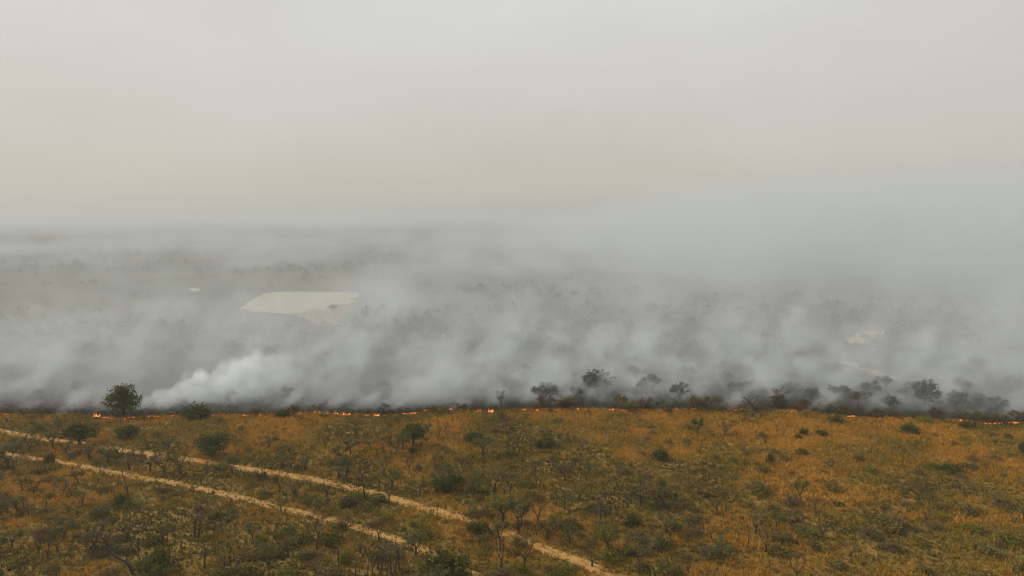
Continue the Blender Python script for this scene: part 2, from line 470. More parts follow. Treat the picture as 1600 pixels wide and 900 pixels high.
def build_proto(seed, H, W, leafmat_, bark, trunk, limbs, depth, spread, upturn, len0, ratio, rad, per, sigma, size, flat=1.0, narrow=0.5,
                lean=(0, 0), kids=(2, 3), fill=0, twigs=False, core=None, wob=0.18):
    r = random.Random(seed); rg = np.random.default_rng(seed)
    segs, tips = skeleton(r, trunk, limbs, depth, spread, upturn, len0, ratio, rad, lean, kids, wob)
    pts = np.array([s[1] for s in segs] + [(0, 0, 0)])
    mnx, mxx = pts[:, 0].min(), pts[:, 0].max(); mny, mxy = pts[:, 1].min(), pts[:, 1].max()
    marg = sigma * 0.8
    sx = max(0.2, (W - 2 * marg)) / (0.5 * (mxx - mnx + mxy - mny)); sz = max(0.2, (H - marg * flat)) / pts[:, 2].max()
    sc = np.array([sx, sx, sz])
    V, Fc, V2, F2 = [], [], [], []
    for p0, p1, r0, r1, lev in segs:
        if lev <= (2 if twigs else 9): tube(V, Fc, p0 * sc, p1 * sc, max(r0 * 1.5, .05), max(r1 * 1.5, .04), 6 if lev == 0 else (5 if lev == 1 else 3))
        else: tube(V2, F2, p0 * sc, p1 * sc, max(r0, .028), max(r1, .018), 3)
    tm = mesh('trunk', V, Fc, bark)
    cen = np.array([t[0] * sc for t in tips])
    if fill:                                                 # dense crowns: extra clumps inside the crown's volume
        k = cen[rg.integers(0, len(cen), fill)]; mid = cen.mean(0)
        cen = np.vstack([cen, mid + (k - mid) * rg.uniform(0.35, 1.05, (fill, 1)) + rg.normal(size=(fill, 3)) * sigma * .5])
    v, f, t = leaves(rg, cen, per, sigma, size, flat, narrow)
    v[:, 2] = np.maximum(v[:, 2], 0.03)
    if V2:
        nb = len(v); v = np.vstack([v, np.array(V2)]); f = np.vstack([f, np.array(F2) + nb]); t = np.concatenate([t, np.full(len(V2), 0.25)])
    return (tm, mesh('crown', v, f, leafmat_, t), H, W)

def dome_proto(seed, H, W, mat_, bark, n=130, per=22, size=.2, base=.12, lobes=7, sig=.07, rad=.22):
    """full rounded crown: leaf clumps over lumpy lobes, on a short branching trunk"""
    rg = np.random.default_rng(seed)
    L = []
    for k in range(lobes):
        a = 2 * math.pi * k / max(1, lobes - 2) + rg.uniform(-.4, .4); top = k >= lobes - 2
        L.append((0 if top else math.cos(a) * W * .25 * rg.uniform(.7, 1.2), 0 if top else math.sin(a) * W * .25 * rg.uniform(.7, 1.2),
                  H * (rg.uniform(.62, .74) if top else rg.uniform(base + .22, .56)), W * rg.uniform(.22, .30), H * rg.uniform(.20, .28)))
    c = []
    for k in range(n):
        q = L[rg.integers(0, lobes)]; g = rg.normal(size=3); g /= np.linalg.norm(g); g *= rg.uniform(.55, 1.05)
        c.append((q[0] + g[0] * q[3], q[1] + g[1] * q[3], max(base * H, q[2] + g[2] * q[4])))
    c = np.array(c)
    c[:, 2] *= (H - sig * H) / c[:, 2].max(); c[:, :2] *= (W / 2 - sig * W * .5) / np.percentile(np.abs(c[:, :2]), 99)
    v, f, t = leaves(rg, c, per, sig * H, size, .8, .55)
    v[:, 2] = np.maximum(v[:, 2], .03)
    V, Fc = [], []
    tube(V, Fc, (0, 0, -.25), (0, 0, base * H + .3), rad * 1.2, rad, 7)
    for q in L: tube(V, Fc, (0, 0, base * H + .2), q[:3], rad * .6, .05, 5)
    return (mesh('trunk', V, Fc, bark), mesh('crown', v, f, mat_, t), H, W)

PR = {}
# leafless: dark forking limbs under a haze of fine twigs
PR['bare'] = [build_proto(100 + i, 5, 4.6, M['twig'], M['bark'], 1.6 - .2 * (i % 3), 3 + i % 2, 4, 0.75, 0.5, 1.5, 0.72, 0.15, 5, 0.22, 0.22, .8, 0.10, twigs=True) for i in range(6)]
PR['ytree'] = [build_proto(131, 6.5, 6.6, M['twig'], M['bark'], 2.2, 2, 5, 0.85, 0.55, 2.0, 0.68, 0.21, 5, 0.25, 0.24, .8, 0.10, twigs=True)]
PR['snag'] = [build_proto(140 + i, 4.2, 2.6, M['twig'], M['bark'], 1.5, 2, 2, 0.8, 0.5, 1.2, 0.7, 0.15, 2, 0.15, 0.2, .8, 0.10, twigs=True, kids=(1, 2)) for i in range(3)]
PR['thin'] = [build_proto(150 + i, 6, 1.8, M['twig'], M['bark'], 3.4, 3, 2, 0.6, 0.6, 0.8, 0.7, 0.09, 8, 0.25, 0.18, .9, 0.2, twigs=True) for i in range(3)]
# thin olive crown on a visible stem
PR['olive'] = [build_proto(200 + i, 5, 4.4, M['olive'], M['bark'], 1.9, 3, 3, 0.8, 0.5, 1.4, 0.7, 0.14, 17, 0.30, 0.18, .6, 0.5, fill=14) for i in range(6)]
PR['grey'] = [build_proto(220 + i, 5, 4.6, M['brush'], M['bark'], 1.7, 3, 3, 0.8, 0.5, 1.4, 0.7, 0.14, 16, 0.30, 0.18, .6, 0.35, fill=8) for i in range(4)]
PR['green'] = [dome_proto(300 + i, 5, 5.4, M['green'], M['bark'], base=(.10, .26, .14, .34)[i]) for i in range(4)]
PR['bright'] = [build_proto(320 + i, 5, 4, M['bright'], M['bark'], 1.6, 3, 3, 0.6, 0.5, 1.2, 0.72, 0.15, 14, 0.32, 0.20, .9, 0.55, fill=30) for i in range(2)]
PR['yellow'] = [build_proto(340 + i, 5, 4.6, M['yellow'], M['bark'], 1.3, 4, 3, 0.8, 0.4, 1.4, 0.72, 0.14, 12, 0.36, 0.18, .8, 0.5, fill=30) for i in range(3)]
PR['scorched'] = [build_proto(360 + i, 5, 4.6, M['scorched'], M['char'], 1.2, 4, 3, 0.8, 0.4, 1.4, 0.72, 0.15, 10, 0.34, 0.20, .8, 0.4, fill=10) for i in range(3)]
PR['smoky'] = [dome_proto(380 + i, 8, 8, M['far'], M['char'], 90, 16, .34, (.1, .22, .3, .15)[i], 9 + i, .055, .3) for i in range(4)]
PR['smoky'] += [build_proto(390 + i, 8, 8, M['far'], M['char'], 2.4, 4, 3, .85, .4, 2.2, .72, .25, 16, .5, .32, .7, .5, fill=30) for i in range(4)]

def bush_proto(seed, H, W, mat_, per=14, n=46, size=0.16, narrow=.5):
    rg = np.random.default_rng(seed)
    a = rg.uniform(0, 2 * math.pi, n); rr = np.sqrt(rg.random(n)) * 0.46
    top = np.sqrt(np.maximum(0.05, 1 - (rr / 0.5) ** 2)) * rg.uniform(0.7, 1.0, n)
    c = np.stack([np.cos(a) * rr * W, np.sin(a) * rr * W, rg.uniform(0.25, 1, n) * top * H * 0.92], 1)
    lob = rg.normal(size=(5, 3)) * np.array([W * .22, W * .22, H * .1])
    c[:, :2] += lob[rg.integers(0, 5, n), :2] * 0.5
    v, f, t = leaves(rg, c, per, 0.13 * H + .06, size, .8, narrow)
    v[:, 2] = np.maximum(v[:, 2], 0.0)
    V2, F2 = [], []
    for k in range(7):
        tube(V2, F2, (0.1 * math.cos(k), 0.1 * math.sin(k), -0.1), c[k], .03, .012, 3)
    nb = len(v)
    return (None, mesh('shrub', np.vstack([v, V2]), np.vstack([f, np.array(F2) + nb]), mat_, np.concatenate([t, np.zeros(len(V2))])), H, W)
PR['shrub'] = [bush_proto(400 + i, 1.5, 2.4, M['brush']) for i in range(5)]
PR['shrub_dark'] = [bush_proto(420 + i, 1.6, 2.6, M['green'], 16, 55) for i in range(3)]
PR['shrub_yellow'] = [bush_proto(440 + i, 1.6, 2.4, M['yellow'], 14, 46) for i in range(2)]
PR['shrub_twig'] = [bush_proto(460 + i, 1.6, 2.4, M['twig'], 16, 50, .22, .14) for i in range(2)]

# ------------------------------------------------------------------ individual plants
KIND = {'bare': ('bare_tree', 'leafless grey-brown tree', 'tree', 'leafless trees on the slope'),
        'ytree': ('bare_tree', 'leafless grey-brown tree', 'tree', 'leafless trees on the slope'),
        'snag': ('dead_tree', 'dead stubby snag', 'tree', 'dead snags on the slope'),
        'thin': ('slender_tree', 'slender straight thin-stemmed tree', 'tree', 'slender trees on the slope'),
        'olive': ('savanna_tree', 'small olive-crowned tree', 'tree', 'olive trees on the slope'),
        'grey': ('savanna_tree', 'small greyish thin-crowned tree', 'tree', 'greyish trees on the slope'),
        'green': ('evergreen_tree', 'dense dark green tree', 'tree', 'dark green trees'),
        'bright': ('green_tree', 'bright green tree', 'tree', 'bright green trees'),
        'yellow': ('yellow_green_tree', 'yellow-green leafy tree', 'tree', 'yellow-green trees'),
        'scorched': ('scorched_tree', 'scorched brown tree', 'tree', 'scorched trees along the fire'),
        'smoky': ('smoky_tree', 'dark tree dimmed by smoke', 'tree', 'trees standing in the smoke'),
        'shrub': ('shrub', 'low olive-brown shrub', 'shrub', 'low shrubs on the slope'),
        'shrub_dark': ('dark_shrub', 'dark green shrub', 'shrub', 'dark green shrubs on the slope'),
        'shrub_yellow': ('yellow_shrub', 'yellowish shrub', 'shrub', 'yellowish shrubs on the slope'),
        'shrub_twig': ('twiggy_shrub', 'leafless twiggy shrub', 'shrub', 'twiggy shrubs on the slope')}
THINGS = []      # (object, kind, px, py, label or None)
LAND = []        # (short name, px, py)
cnt = {}
def plant(kind, px, py, h, w=None, label=None, short=None, proto=None, rot=None, name=None):
    """one plant whose foot stands at photo pixel (px, py), h and w in photo pixels there"""
    x, y, z = ground(px, py)
    m = pxm(y); w = w or h * 0.85
    lst = PR[kind]; i = cnt.get(kind, 0); cnt[kind] = i + 1
    tm, cm, H, W = lst[i % len(lst) if proto is None else proto]
    sc_ = (w * m / W, w * m / W, h * m / H)
    nm = name or KIND[kind][0]
    rz = random.uniform(0, 6.28) if rot is None else rot
    if tm is None:
        o = obj(nm, cm)
    else:
        o = bpy.data.objects.new(nm, None); C.objects.link(o)
        obj('trunk', tm, o); obj('crown', cm, o)
    o.location = (x, y, z - 0.02); o.rotation_euler = (0, 0, rz); o.scale = sc_
    tag(o, label, KIND[kind][2], KIND[kind][3])
    THINGS.append((o, kind, px, py - h * .5, label))
    if short: LAND.append((short, px, py - h * .5))
    return o

# --- landmarks
plant('green', 194, 649, 49, 51, 'big round dark green tree beside the thick white smoke plume', 'big round tree', 0)
plant('green', 124, 695, 37, 50, 'spreading green tree standing at the edge of the upper dirt track', 'spreading green trackside tree', 1)
plant('green', 200, 684, 21, 34, 'compact round dark green tree between track and fire, left', 'compact round green tree', 2)
plant('bright', 1090, 679, 25, 18, 'bright green sapling alone on the golden slope near the fire', 'bright green sapling', 0)
plant('ytree', 1001, 790, 52, 52, 'large leafless tree forking in a Y on the open slope', 'large Y-shaped bare tree', 0, 0.0)
plant('yellow', 1250, 782, 34, 28, 'yellow-green tree alone on the right half of the slope', 'lone yellow-green tree', 0)
plant('shrub_dark', 1032, 717, 20, 26, 'dark green bush topped by a second layer, mid slope', 'dark layered bush', 0)
plant('green', 646, 697, 38, 40, 'largest umbrella-shaped dark tree right of the upper track', 'large umbrella-shaped tree', 3)
plant('shrub_dark', 700, 898, 40, 62, 'broad dark green bush at the bottom edge beside the lower track', 'broad bottom-edge bush', 1)
plant('bare', 883, 752, 32, 32, 'leafless tree with wide forked limbs above the slope centre', 'forked bare tree', 1)
plant('shrub_dark', 1422, 676, 18, 26, 'round green bush just below the flames on the right', 'round bush below flames', 2)
plant('bare', 1180, 834, 38, 42, 'wide leafless tree low on the slope, right of centre', 'wide bare tree', 3)
plant('thin', 570, 779, 54, 16, 'tallest thin leafless tree standing against the upper track', 'tall thin trackside tree', 0)
plant('olive', 1523, 667, 26, 30, 'olive-brown tree on the fire edge near the right end', 'fire-edge olive tree', 0)
plant('yellow', 785, 818, 52, 50, 'tall yellow-green tree just right of the upper dirt track', 'tall yellow-green trackside tree', 1)
plant('snag', 1178, 643, 28, 26, 'leafless forked tree on the fire line right of centre', 'forked tree on the fire line', 0)
plant('shrub_dark', 305, 653, 24, 38, 'dark bush on the fire line right of the white plume source', 'dark bush on the fire line', 0)
plant('bare', 820, 884, 56, 42, 'dark twisted leafless tree between tracks near the bottom edge', 'dark twisted bare tree', 2)
plant('olive', 999, 888, 56, 46, 'large olive umbrella-crowned tree near the bottom centre', 'large olive umbrella tree', 1)
plant('bare', 200, 843, 36, 36, 'dark leafless tree with flat crown low on the left', 'flat-crowned bare tree', 4)
plant('olive', 13, 734, 38, 36, 'grey-olive leaning tree above the lower track at the left edge', 'leaning tree at the left edge', 2)
plant('smoky', 1042, 526, 34, 46, 'rounded dark tree dimmed by smoke, tallest of the far clump', 'tallest far smoky tree', 0)
plant('smoky', 1445, 636, 44, 42, 'dark crowned tree in smoke right of the winding sand strip', 'dark sand-strip tree', 1)
plant('smoky', 932, 622, 48, 46, 'dark tree in smoke behind the middle of the fire', 'mid-fire smoky tree', 2)
plant('smoky', 668, 598, 28, 30, 'olive tree showing through a gap in the smoke', 'tree in the smoke gap', 3)

# --- further trees read off the photograph: kind, x, y, h, w
for t in '''olive 84 703 32 28;shrub_dark 78 726 22 14;grey 140 719 30 34;grey 103 711 26 28;olive 168 724 22 26;grey 185 711 22 30;bare 203 734 30 36;grey 235 737 36 34
bare 257 741 38 34;grey 282 742 38 30;grey 262 705 24 30;green 332 714 38 52;yellow 363 741 32 30;bare 47 705 22 28;grey 60 697 20 30;olive 25 706 20 32;grey 310 700 18 26
snag 291 646 18 18;shrub_dark 440 652 15 20;scorched 458 651 18 22;scorched 37 652 16 14;snag 11 660 16 14;shrub_yellow 60 672 14 20;olive 420 700 20 30;bare 452 708 18 22
bare 535 683 20 22;bare 508 699 22 22;olive 548 710 28 24;olive 629 705 30 26;olive 619 709 26 24;olive 532 721 26 26;shrub_dark 646 709 14 10;olive 755 714 30 34;olive 795 708 26 26
green 742 690 16 36;grey 413 750 30 28;bare 437 769 34 24;bare 460 778 28 30;olive 530 748 34 34;olive 541 746 34 28;olive 478 737 24 28;olive 440 732 24 30;bare 455 732 20 24
bare 600 742 30 28;olive 612 765 28 28;snag 510 777 30 16;snag 608 787 28 14;grey 656 770 26 26;green 692 768 24 34;green 712 766 26 32;grey 740 772 34 34;grey 772 776 40 40;grey 797 772 34 34
thin 785 648 30 12;shrub_yellow 780 652 14 18;bare 811 690 20 20;bare 811 708 22 20;bare 830 706 28 24;shrub_dark 855 699 18 26;shrub_dark 845 698 14 16;bare 909 703 18 20;grey 884 690 16 12
bare 960 774 34 26;grey 1037 792 42 44;bare 1132 682 24 28;snag 1195 694 24 12;thin 937 819 40 22;bare 841 817 42 28;olive 810 832 52 40;grey 815 825 46 34;olive 855 844 40 30
olive 1047 850 42 34;bare 1028 864 30 22;yellow 950 860 42 40;snag 1034 864 24 16;bare 1197 862 40 34;shrub_dark 990 821 18 26;shrub_yellow 1040 902 34 42;bare 1235 792 26 26
shrub_dark 1256 680 14 12;shrub_dark 1285 681 12 16;shrub_dark 1247 686 9 10;shrub_dark 1305 660 14 20;olive 1563 664 18 20;shrub_dark 1575 684 9 12;shrub_dark 1600 706 18 14;shrub_dark 1203 724 18 12
bare 1275 806 24 22;shrub_dark 1487 736 14 34;bare 1447 816 22 20;olive 1212 826 26 24;bare 1245 905 46 34;thin 1168 858 40 10;bare 1300 733 18 20;bare 1525 857 16 18
snag 108 804 22 14;snag 120 806 24 14;thin 158 842 30 16;shrub_dark 190 791 22 24;olive 100 844 30 34;bare 60 867 34 28;bare 75 874 38 30;thin 83 838 28 12;shrub_dark 245 893 40 44;grey 355 818 28 30
thin 304 840 42 22;thin 311 842 40 20;grey 255 842 26 30;grey 350 898 48 46;thin 320 888 46 18;thin 360 885 44 16;shrub_yellow 348 899 16 16;bare 150 862 30 26;olive 28 800 26 36;bare 100 770 22 30
bare 540 830 28 30;grey 497 820 20 30;thin 595 899 40 14;thin 574 900 34 10;thin 583 899 32 10;thin 611 897 44 16;thin 617 899 44 16;thin 625 892 44 16;thin 605 900 36 12;thin 590 890 42 18;olive 600 868 24 24;thin 555 902 34 12
olive 650 868 34 38;shrub_dark 745 832 26 34;snag 710 834 24 8;olive 782 858 46 36;bare 783 888 52 34;snag 862 873 12 6;yellow 655 832 24 34;olive 500 800 22 28;yellow 492 790 18 34
bare 545 795 22 26;grey 440 800 18 30;olive 395 845 26 26;grey 485 842 28 24;thin 495 860 40 22;bare 450 870 36 30;grey 420 890 40 40;shrub_yellow 540 880 26 18;thin 530 892 40 14
grey 1090 770 22 30;grey 1120 800 24 28;olive 1100 830 26 26;bare 1060 735 20 24;olive 1130 880 36 30;grey 1075 895 34 40;bare 1330 870 26 26;grey 1340 720 14 28;olive 920 740 18 24;bare 735 735 22 22;grey 690 720 18 24
olive 700 748 24 24;bare 640 735 24 22;grey 580 705 18 22;bare 868 735 20 20;grey 905 780 22 30;olive 890 850 30 28;grey 925 885 34 36;bare 1120 755 20 20;grey 1440 770 16 30;grey 1560 790 18 34;bare 1500 770 18 20;bare 1380 800 20 20
scorched 1100 641 24 36;scorched 1085 640 18 28;scorched 880 638 22 40;scorched 850 639 18 34;scorched 970 640 24 26;yellow 984 644 18 24;scorched 1320 650 18 26;scorched 1460 655 18 24;scorched 1590 660 20 30;scorched 600 643 14 18
scorched 500 642 12 20;shrub_dark 1044 646 10 12;bare 1000 643 18 12;shrub_yellow 1445 660 12 24;scorched 1010 640 20 24;shrub_dark 1510 668 10 18;scorched 1250 644 16 24;bare 1160 645 18 14;scorched 720 640 12 22;scorched 400 648 10 14
smoky 1020 617 40 40;smoky 1062 628 36 34;smoky 1075 521 22 30;smoky 1105 527 18 26;smoky 1135 532 22 30;smoky 1210 532 20 36;smoky 1345 562 26 34;smoky 1372 569 22 30;smoky 1410 564 26 30;smoky 1440 566 24 34;smoky 1384 610 26 30
smoky 1360 624 34 40;smoky 1420 620 30 34;smoky 1500 590 22 34;smoky 1525 580 22 30;smoky 1480 568 16 26;smoky 1556 640 26 32;smoky 1580 610 26 34;smoky 1310 632 34 40;smoky 1340 640 36 38;smoky 1270 630 30 40;smoky 1240 620 28 34
smoky 1390 641 32 36;smoky 1215 636 24 30;smoky 785 630 26 24;smoky 690 606 18 20;smoky 860 630 30 30;smoky 900 628 30 30;smoky 120 612 20 24;smoky 60 620 16 20;smoky 520 488 14 16;smoky 470 506 10 24;smoky 885 440 8 14;smoky 900 465 10 16
smoky 725 508 12 30;smoky 960 535 14 30;smoky 915 520 12 16;smoky 1160 540 14 30;smoky 740 545 16 26;smoky 980 560 20 30;smoky 820 590 22 26;smoky 600 610 18 24;smoky 450 620 18 24;smoky 550 560 14 20;smoky 1140 600 22 30;smoky 1180 612 26 30'''.replace('\n', ';').split(';'):
    k, a, b, h, w_ = t.split()
    q = .82 if k == 'smoky' and float(b) > 590 else 1.0
    plant(k, float(a), float(b), float(h) * q, float(w_) * q)

# --- fill: small trees and shrubs between the ones above, denser on the left
def clear(px, py):
    x, y, _ = ground(px, py)
    return track_dist(np.array([x]), np.array([y]))[0]
r_ = random.Random(5)
n = 0
while n < 58:                                                # belt of trees just behind the fire, thicker on the right
    px = r_.uniform(780, 1610); py = (1.0 - r_.random() ** 1.1) * 80 + 560
    if px < 1150 and r_.random() < .35: continue
    h = r_.uniform(11, 28) * (.6 + (py - 570) / 140); plant('smoky' if r_.random() < .7 else 'scorched', px, py, h, h * r_.uniform(.9, 1.4)); n += 1
n = 0
while n < 95:
    px, py = r_.uniform(-30, 1630), r_.uniform(662, 930)
    u = 1.0 if px < 700 else 0.55 if px < 1150 else 0.30
    if r_.random() > u or clear(px, py) < 1.2: continue
    k = r_.choices(['olive', 'grey', 'bare', 'thin', 'snag'], [3, 4, 4, 1, 1])[0]
    h = r_.uniform(14, 22) * (0.7 + (py - 640) / 260)
    if px > 1150: h *= .7
    plant(k, px, py, h, h * r_.uniform(.8, 1.15) * (.5 if k in ('thin', 'snag') else 1)); n += 1
n = 0
while n < 285:
    px, py = r_.uniform(-40, 1640), r_.uniform(656, 935)
    if clear(px, py) < 0.5: continue
    k = r_.choices(['shrub', 'shrub_dark', 'shrub_yellow', 'shrub_twig'], [6, .3, 2.0, 3.5])[0]
    h = r_.uniform(5.5, 11.5) * (0.7 + (py - 640) / 230)
    plant(k, px, py, h, h * r_.uniform(1.4, 2.2)); n += 1

# ------------------------------------------------------------------ dead wood
def limb_mesh(name, pts, radii, mat_, n=6):
    V, Fc = [], []
    for i in range(len(pts) - 1): tube(V, Fc, pts[i], pts[i + 1], radii[i], radii[i + 1], n)
    return mesh(name, V, Fc, mat_)
def dead(name, px, py, chains, mat_, label, short, cat='dead wood'):
    x, y, z = ground(px, py); m = pxm(y)
    o = bpy.data.objects.new(name, None); C.objects.link(o); o.location = (x, y, z)
    for nm, ch in chains:
        pts = [np.array((a * m, b * m, c * m)) for a, b, c, _ in ch]; rad = [r for *_, r in ch]
        obj(nm, limb_mesh(nm, pts, rad, mat_), o)
    tag(o, label, cat); LAND.append((short, px, py - 12)); THINGS.append((o, 'dead', px, py, label))
dead('dead_pole', 202, 778, [('stem', [(0, 0, -1, .14), (-3, 0, 16, .11), (-6, 1, 28, .08), (-9, 0, 38, .07), (-7, 0, 47, .03)]), ('branch', [(-3, 0, 16, .05), (2, 1, 24, .02)])],
     M['bark'], 'thin dead pole leaning left below the lower dirt track', 'leaning dead pole')
dead('twisted_dead_tree', 206, 899, [('trunk', [(4, 0, -2, .30), (-2, 0, 14, .26), (-10, 1, 22, .22), (-22, 0, 30, .17), (-34, 1, 38, .12), (-40, 0, 46, .06)]),
     ('branch', [(-10, 1, 22, .14), (-6, 0, 30, .08), (-8, 0, 38, .03)]), ('branch', [(-22, 0, 30, .10), (-30, 2, 27, .06), (-33, 0, 18, .03)]),
     ('branch', [(-34, 1, 38, .07), (-30, 0, 48, .03)]), ('branch', [(0, 0, 10, .16), (10, 0, 10, .1), (18, 0, 3, .06)])],
     M['bark'], 'twisted leafless tree bending left at the bottom left', 'twisted dead tree', 'tree')
dead('fallen_log', 979, 816, [('trunk', [(-5, 1, 3, .10), (0, 0, 1.6, .16), (6, -1, 1.0, .18)]), ('branch', [(-5, 1, 3, .08), (-9, 1, 6, .03)])],
     M['pale_bark'], 'short pale fallen log beside a dark bush on the slope', 'pale fallen log')
dead('fallen_branch', 222, 862, [('trunk', [(0, 0, 0, .07), (-1, 0, 5, .06), (-4, 0, 9, .03)]), ('branch', [(-8, 1, 2, .05), (-12, 1, 8, .03)])],
     M['pale_bark'], 'pale bleached branches sticking up right of the twisted dead tree', 'pale bleached branches')
dead('fallen_branch', 1240, 820, [('trunk', [(-7, 0, 1, .12), (-5, 0, 9, .06)]), ('branch', [(-6, 0, 6, .09), (4, 2, 8, .08), (14, 0, 5, .10), (20, -1, 0, .12)])],
     M['bark'], 'arched fallen branch over golden grass right of centre', 'arched fallen branch')

# ------------------------------------------------------------------ labels: each plant by its nearest landmark
ORD = ['nearest', 'second nearest', 'third nearest', 'fourth nearest', 'fifth nearest', 'sixth nearest', 'seventh nearest', 'eighth nearest', 'ninth nearest', 'tenth nearest', 'eleventh nearest', 'twelfth nearest']
buck = {}
for o, k, px, py, lab in THINGS:
    if lab: continue
    L = min(LAND, key=lambda q: (q[1] - px) ** 2 + ((q[2] - py) * 1.6) ** 2)
    dx, dy = px - L[1], py - L[2]
    side = ('right of' if dx > 0 else 'left of') if abs(dx) > abs(dy) else ('below' if dy > 0 else 'above')
    buck.setdefault((KIND[k][1], side, L[0]), []).append((dx * dx + dy * dy, o))
for (kd, side, sh), lst in buck.items():
    lst.sort(key=lambda q: q[0])
    for i, (_, o) in enumerate(lst):
        o['label'] = (f'{kd} {side} the {sh}' if len(lst) == 1 else f'{kd}, {ORD[min(i, 11)]} {side} the {sh}')

# ------------------------------------------------------------------ flames
fm, n_, out_ = newmat('flame')
at_ = n_.nodes.new('ShaderNodeAttribute'); at_.attribute_name = 'tint'
rp_ = ramp_node(n_, [(0.0, (1.0, 0.42, 0.12)), (0.5, (1.0, 0.26, 0.05)), (1.0, (0.75, 0.10, 0.015))])
n_.links.new(at_.outputs['Fac'], rp_.inputs[0])
em_ = n_.nodes.new('ShaderNodeEmission'); em_.inputs[1].default_value = 2.0
n_.links.new(rp_.outputs[0], em_.inputs[0]); n_.links.new(em_.outputs[0], out_.inputs[0])
def ordinal(i):
    t = ['first','second','third','fourth','fifth','sixth','seventh','eighth','ninth','tenth','eleventh','twelfth','thirteenth','fourteenth','fifteenth','sixteenth','seventeenth','eighteenth','nineteenth']
    if i <= 19: return t[i - 1]
    tens = ['twenty', 'thirty', 'forty', 'fifty', 'sixty'][i // 10 - 2]
    return (tens[:-1] + 'ieth') if i % 10 == 0 else tens + '-' + t[i % 10 - 1]
rf = random.Random(8)
for i, (px, py, wd) in enumerate(sorted(FL)):
    x, y, z = ground(px, py); m = pxm(y)
    V, Fc, T = [], [], []
    vig = rf.choice((.5, .6, .7, .8, 1.0, 1.2, 1.5))
    nb = max(4, int(wd / 1.5)); pts = [np.array(((i2 / nb - .5) * wd * 1.15 * m, rf.uniform(-.2, .2), rf.uniform(.02, .14))) for i2 in range(nb + 1)]
    for i2 in range(nb): tube(V, Fc, pts[i2], pts[i2 + 1], rf.uniform(.05, .12), rf.uniform(.04, .11), 5)
    V = [tuple(q) for q in V]; T = [rf.uniform(.6, 1.0) for _ in V]
    for k in range(max(3, int(wd * 0.9))):
        cx = rf.uniform(-wd / 2, wd / 2) * m; cyy = rf.uniform(-0.25, 0.25)
        h = vig * rf.uniform(1.0, 5.0) * m * (1.1 if wd > 9 else 0.8) * (1 - 0.5 * abs(cx / (wd * m)))
        r0 = rf.uniform(0.06, 0.18) * vig ** .5; ph = rf.uniform(0, 6)
        b = len(V)
        prof = [(0, .7), (.2, 1), (.45, .75), (.7, .42), (1, .02)]
        for s, q in prof:
            ox = cx + 0.18 * h * s * s + 0.10 * h * math.sin(4 * s + ph) * s; oy = cyy + 0.06 * h * math.cos(5 * s + ph) * s
            for j in range(5):
                a = 2 * math.pi * j / 5 + s
                V.append((ox + math.cos(a) * r0 * q, oy + math.sin(a) * r0 * q * .8, s * h - 0.05)); T.append(s * rf.uniform(.8, 1.1))
        for c in range(len(prof) - 1):
            for j in range(5):
                p, q = b + c * 5 + j, b + c * 5 + (j + 1) % 5
                Fc.append((p, q, q + 5)); Fc.append((p, q + 5, p + 5))
    o = obj('flame', mesh('flame', V, Fc, fm, T), None, (x, y, z))
    tag(o, f'orange flames burning along the fire line, {ordinal(i + 1)} patch from the left', 'flame', 'flames along the fire line')

# ------------------------------------------------------------------ uncounted cover: grass, brush, burnt stubble, far woodland
def region(n, y0, y1):
    y = np.sqrt(RNG.uniform(y0 ** 2, y1 ** 2, n)); x = RNG.uniform(-1, 1, n) * (0.82 * y + 14)
    return x, y
def grass_tint(x, y, n):
    p = fbm(x, y, 22, 0); q = fbm(x, y, 7, 2)
    t = 0.50 + 1.5 * (p - .5) + 0.7 * (q - .5) + RNG.normal(size=n) * .10
    lowleft = sstep(0, 30, (-x * 0.55 - (y - 118)) )                  # the shrubby corner below the tracks
    t -= 0.21 * lowleft
    t += 0.03 + 0.10 * sstep(-10, 60, x)
    return np.clip(t, 0, 1)

N = 190000
x, y = region(N, 84, 246)
td = track_dist(x, y)
k = (y < front(x) + 1.0) & ((td > RNG.normal(size=N) * 0.35 - 0.05 - .7 * sstep(.55, .75, fbm(x, y, 9, 3))) | ((td < -.92) & (RNG.random(N) < .75 * sstep(.3, .6, fbm(x, y, 14, 4)))))
k &= (RNG.random(N) < 0.5 + 0.9 * fbm(x, y, 4, 1))
x, y = x[k], y[k]; N = len(x)
tt = grass_tint(x, y, N)
B = 5
hh = (0.35 + 0.55 * RNG.random(N)) * (0.75 + 0.5 * tt)
cx = np.repeat(x, B); cyy = np.repeat(y, B); h = np.repeat(hh, B) * RNG.uniform(.6, 1.2, N * B)
a = RNG.uniform(0, 6.283, N * B); off = RNG.uniform(0, .28, N * B)
bx, by = cx + np.cos(a) * off, cyy + np.sin(a) * off
bz = hfun(bx, by) - .03
lean = RNG.uniform(.15, .8, N * B) * h
wd = RNG.uniform(.04, .13, N * B); pa_ = a + RNG.uniform(-1, 1, N * B) + 1.57
v = np.stack([np.stack([bx + np.cos(pa_) * wd, by + np.sin(pa_) * wd, bz], 1), np.stack([bx - np.cos(pa_) * wd, by - np.sin(pa_) * wd, bz], 1),
              np.stack([bx + np.cos(a) * lean, by + np.sin(a) * lean, bz + h], 1)], 1).reshape(-1, 3)
tint = np.repeat(np.clip(np.repeat(tt, B) + RNG.normal(size=N * B) * .07, 0, 1), 3)
tag(obj('dry_grass', mesh('dry_grass', v, np.arange(len(v)).reshape(-1, 3), M['grass'], tint)), 'golden and olive dry grass covering the slope', 'grass', kind='stuff')

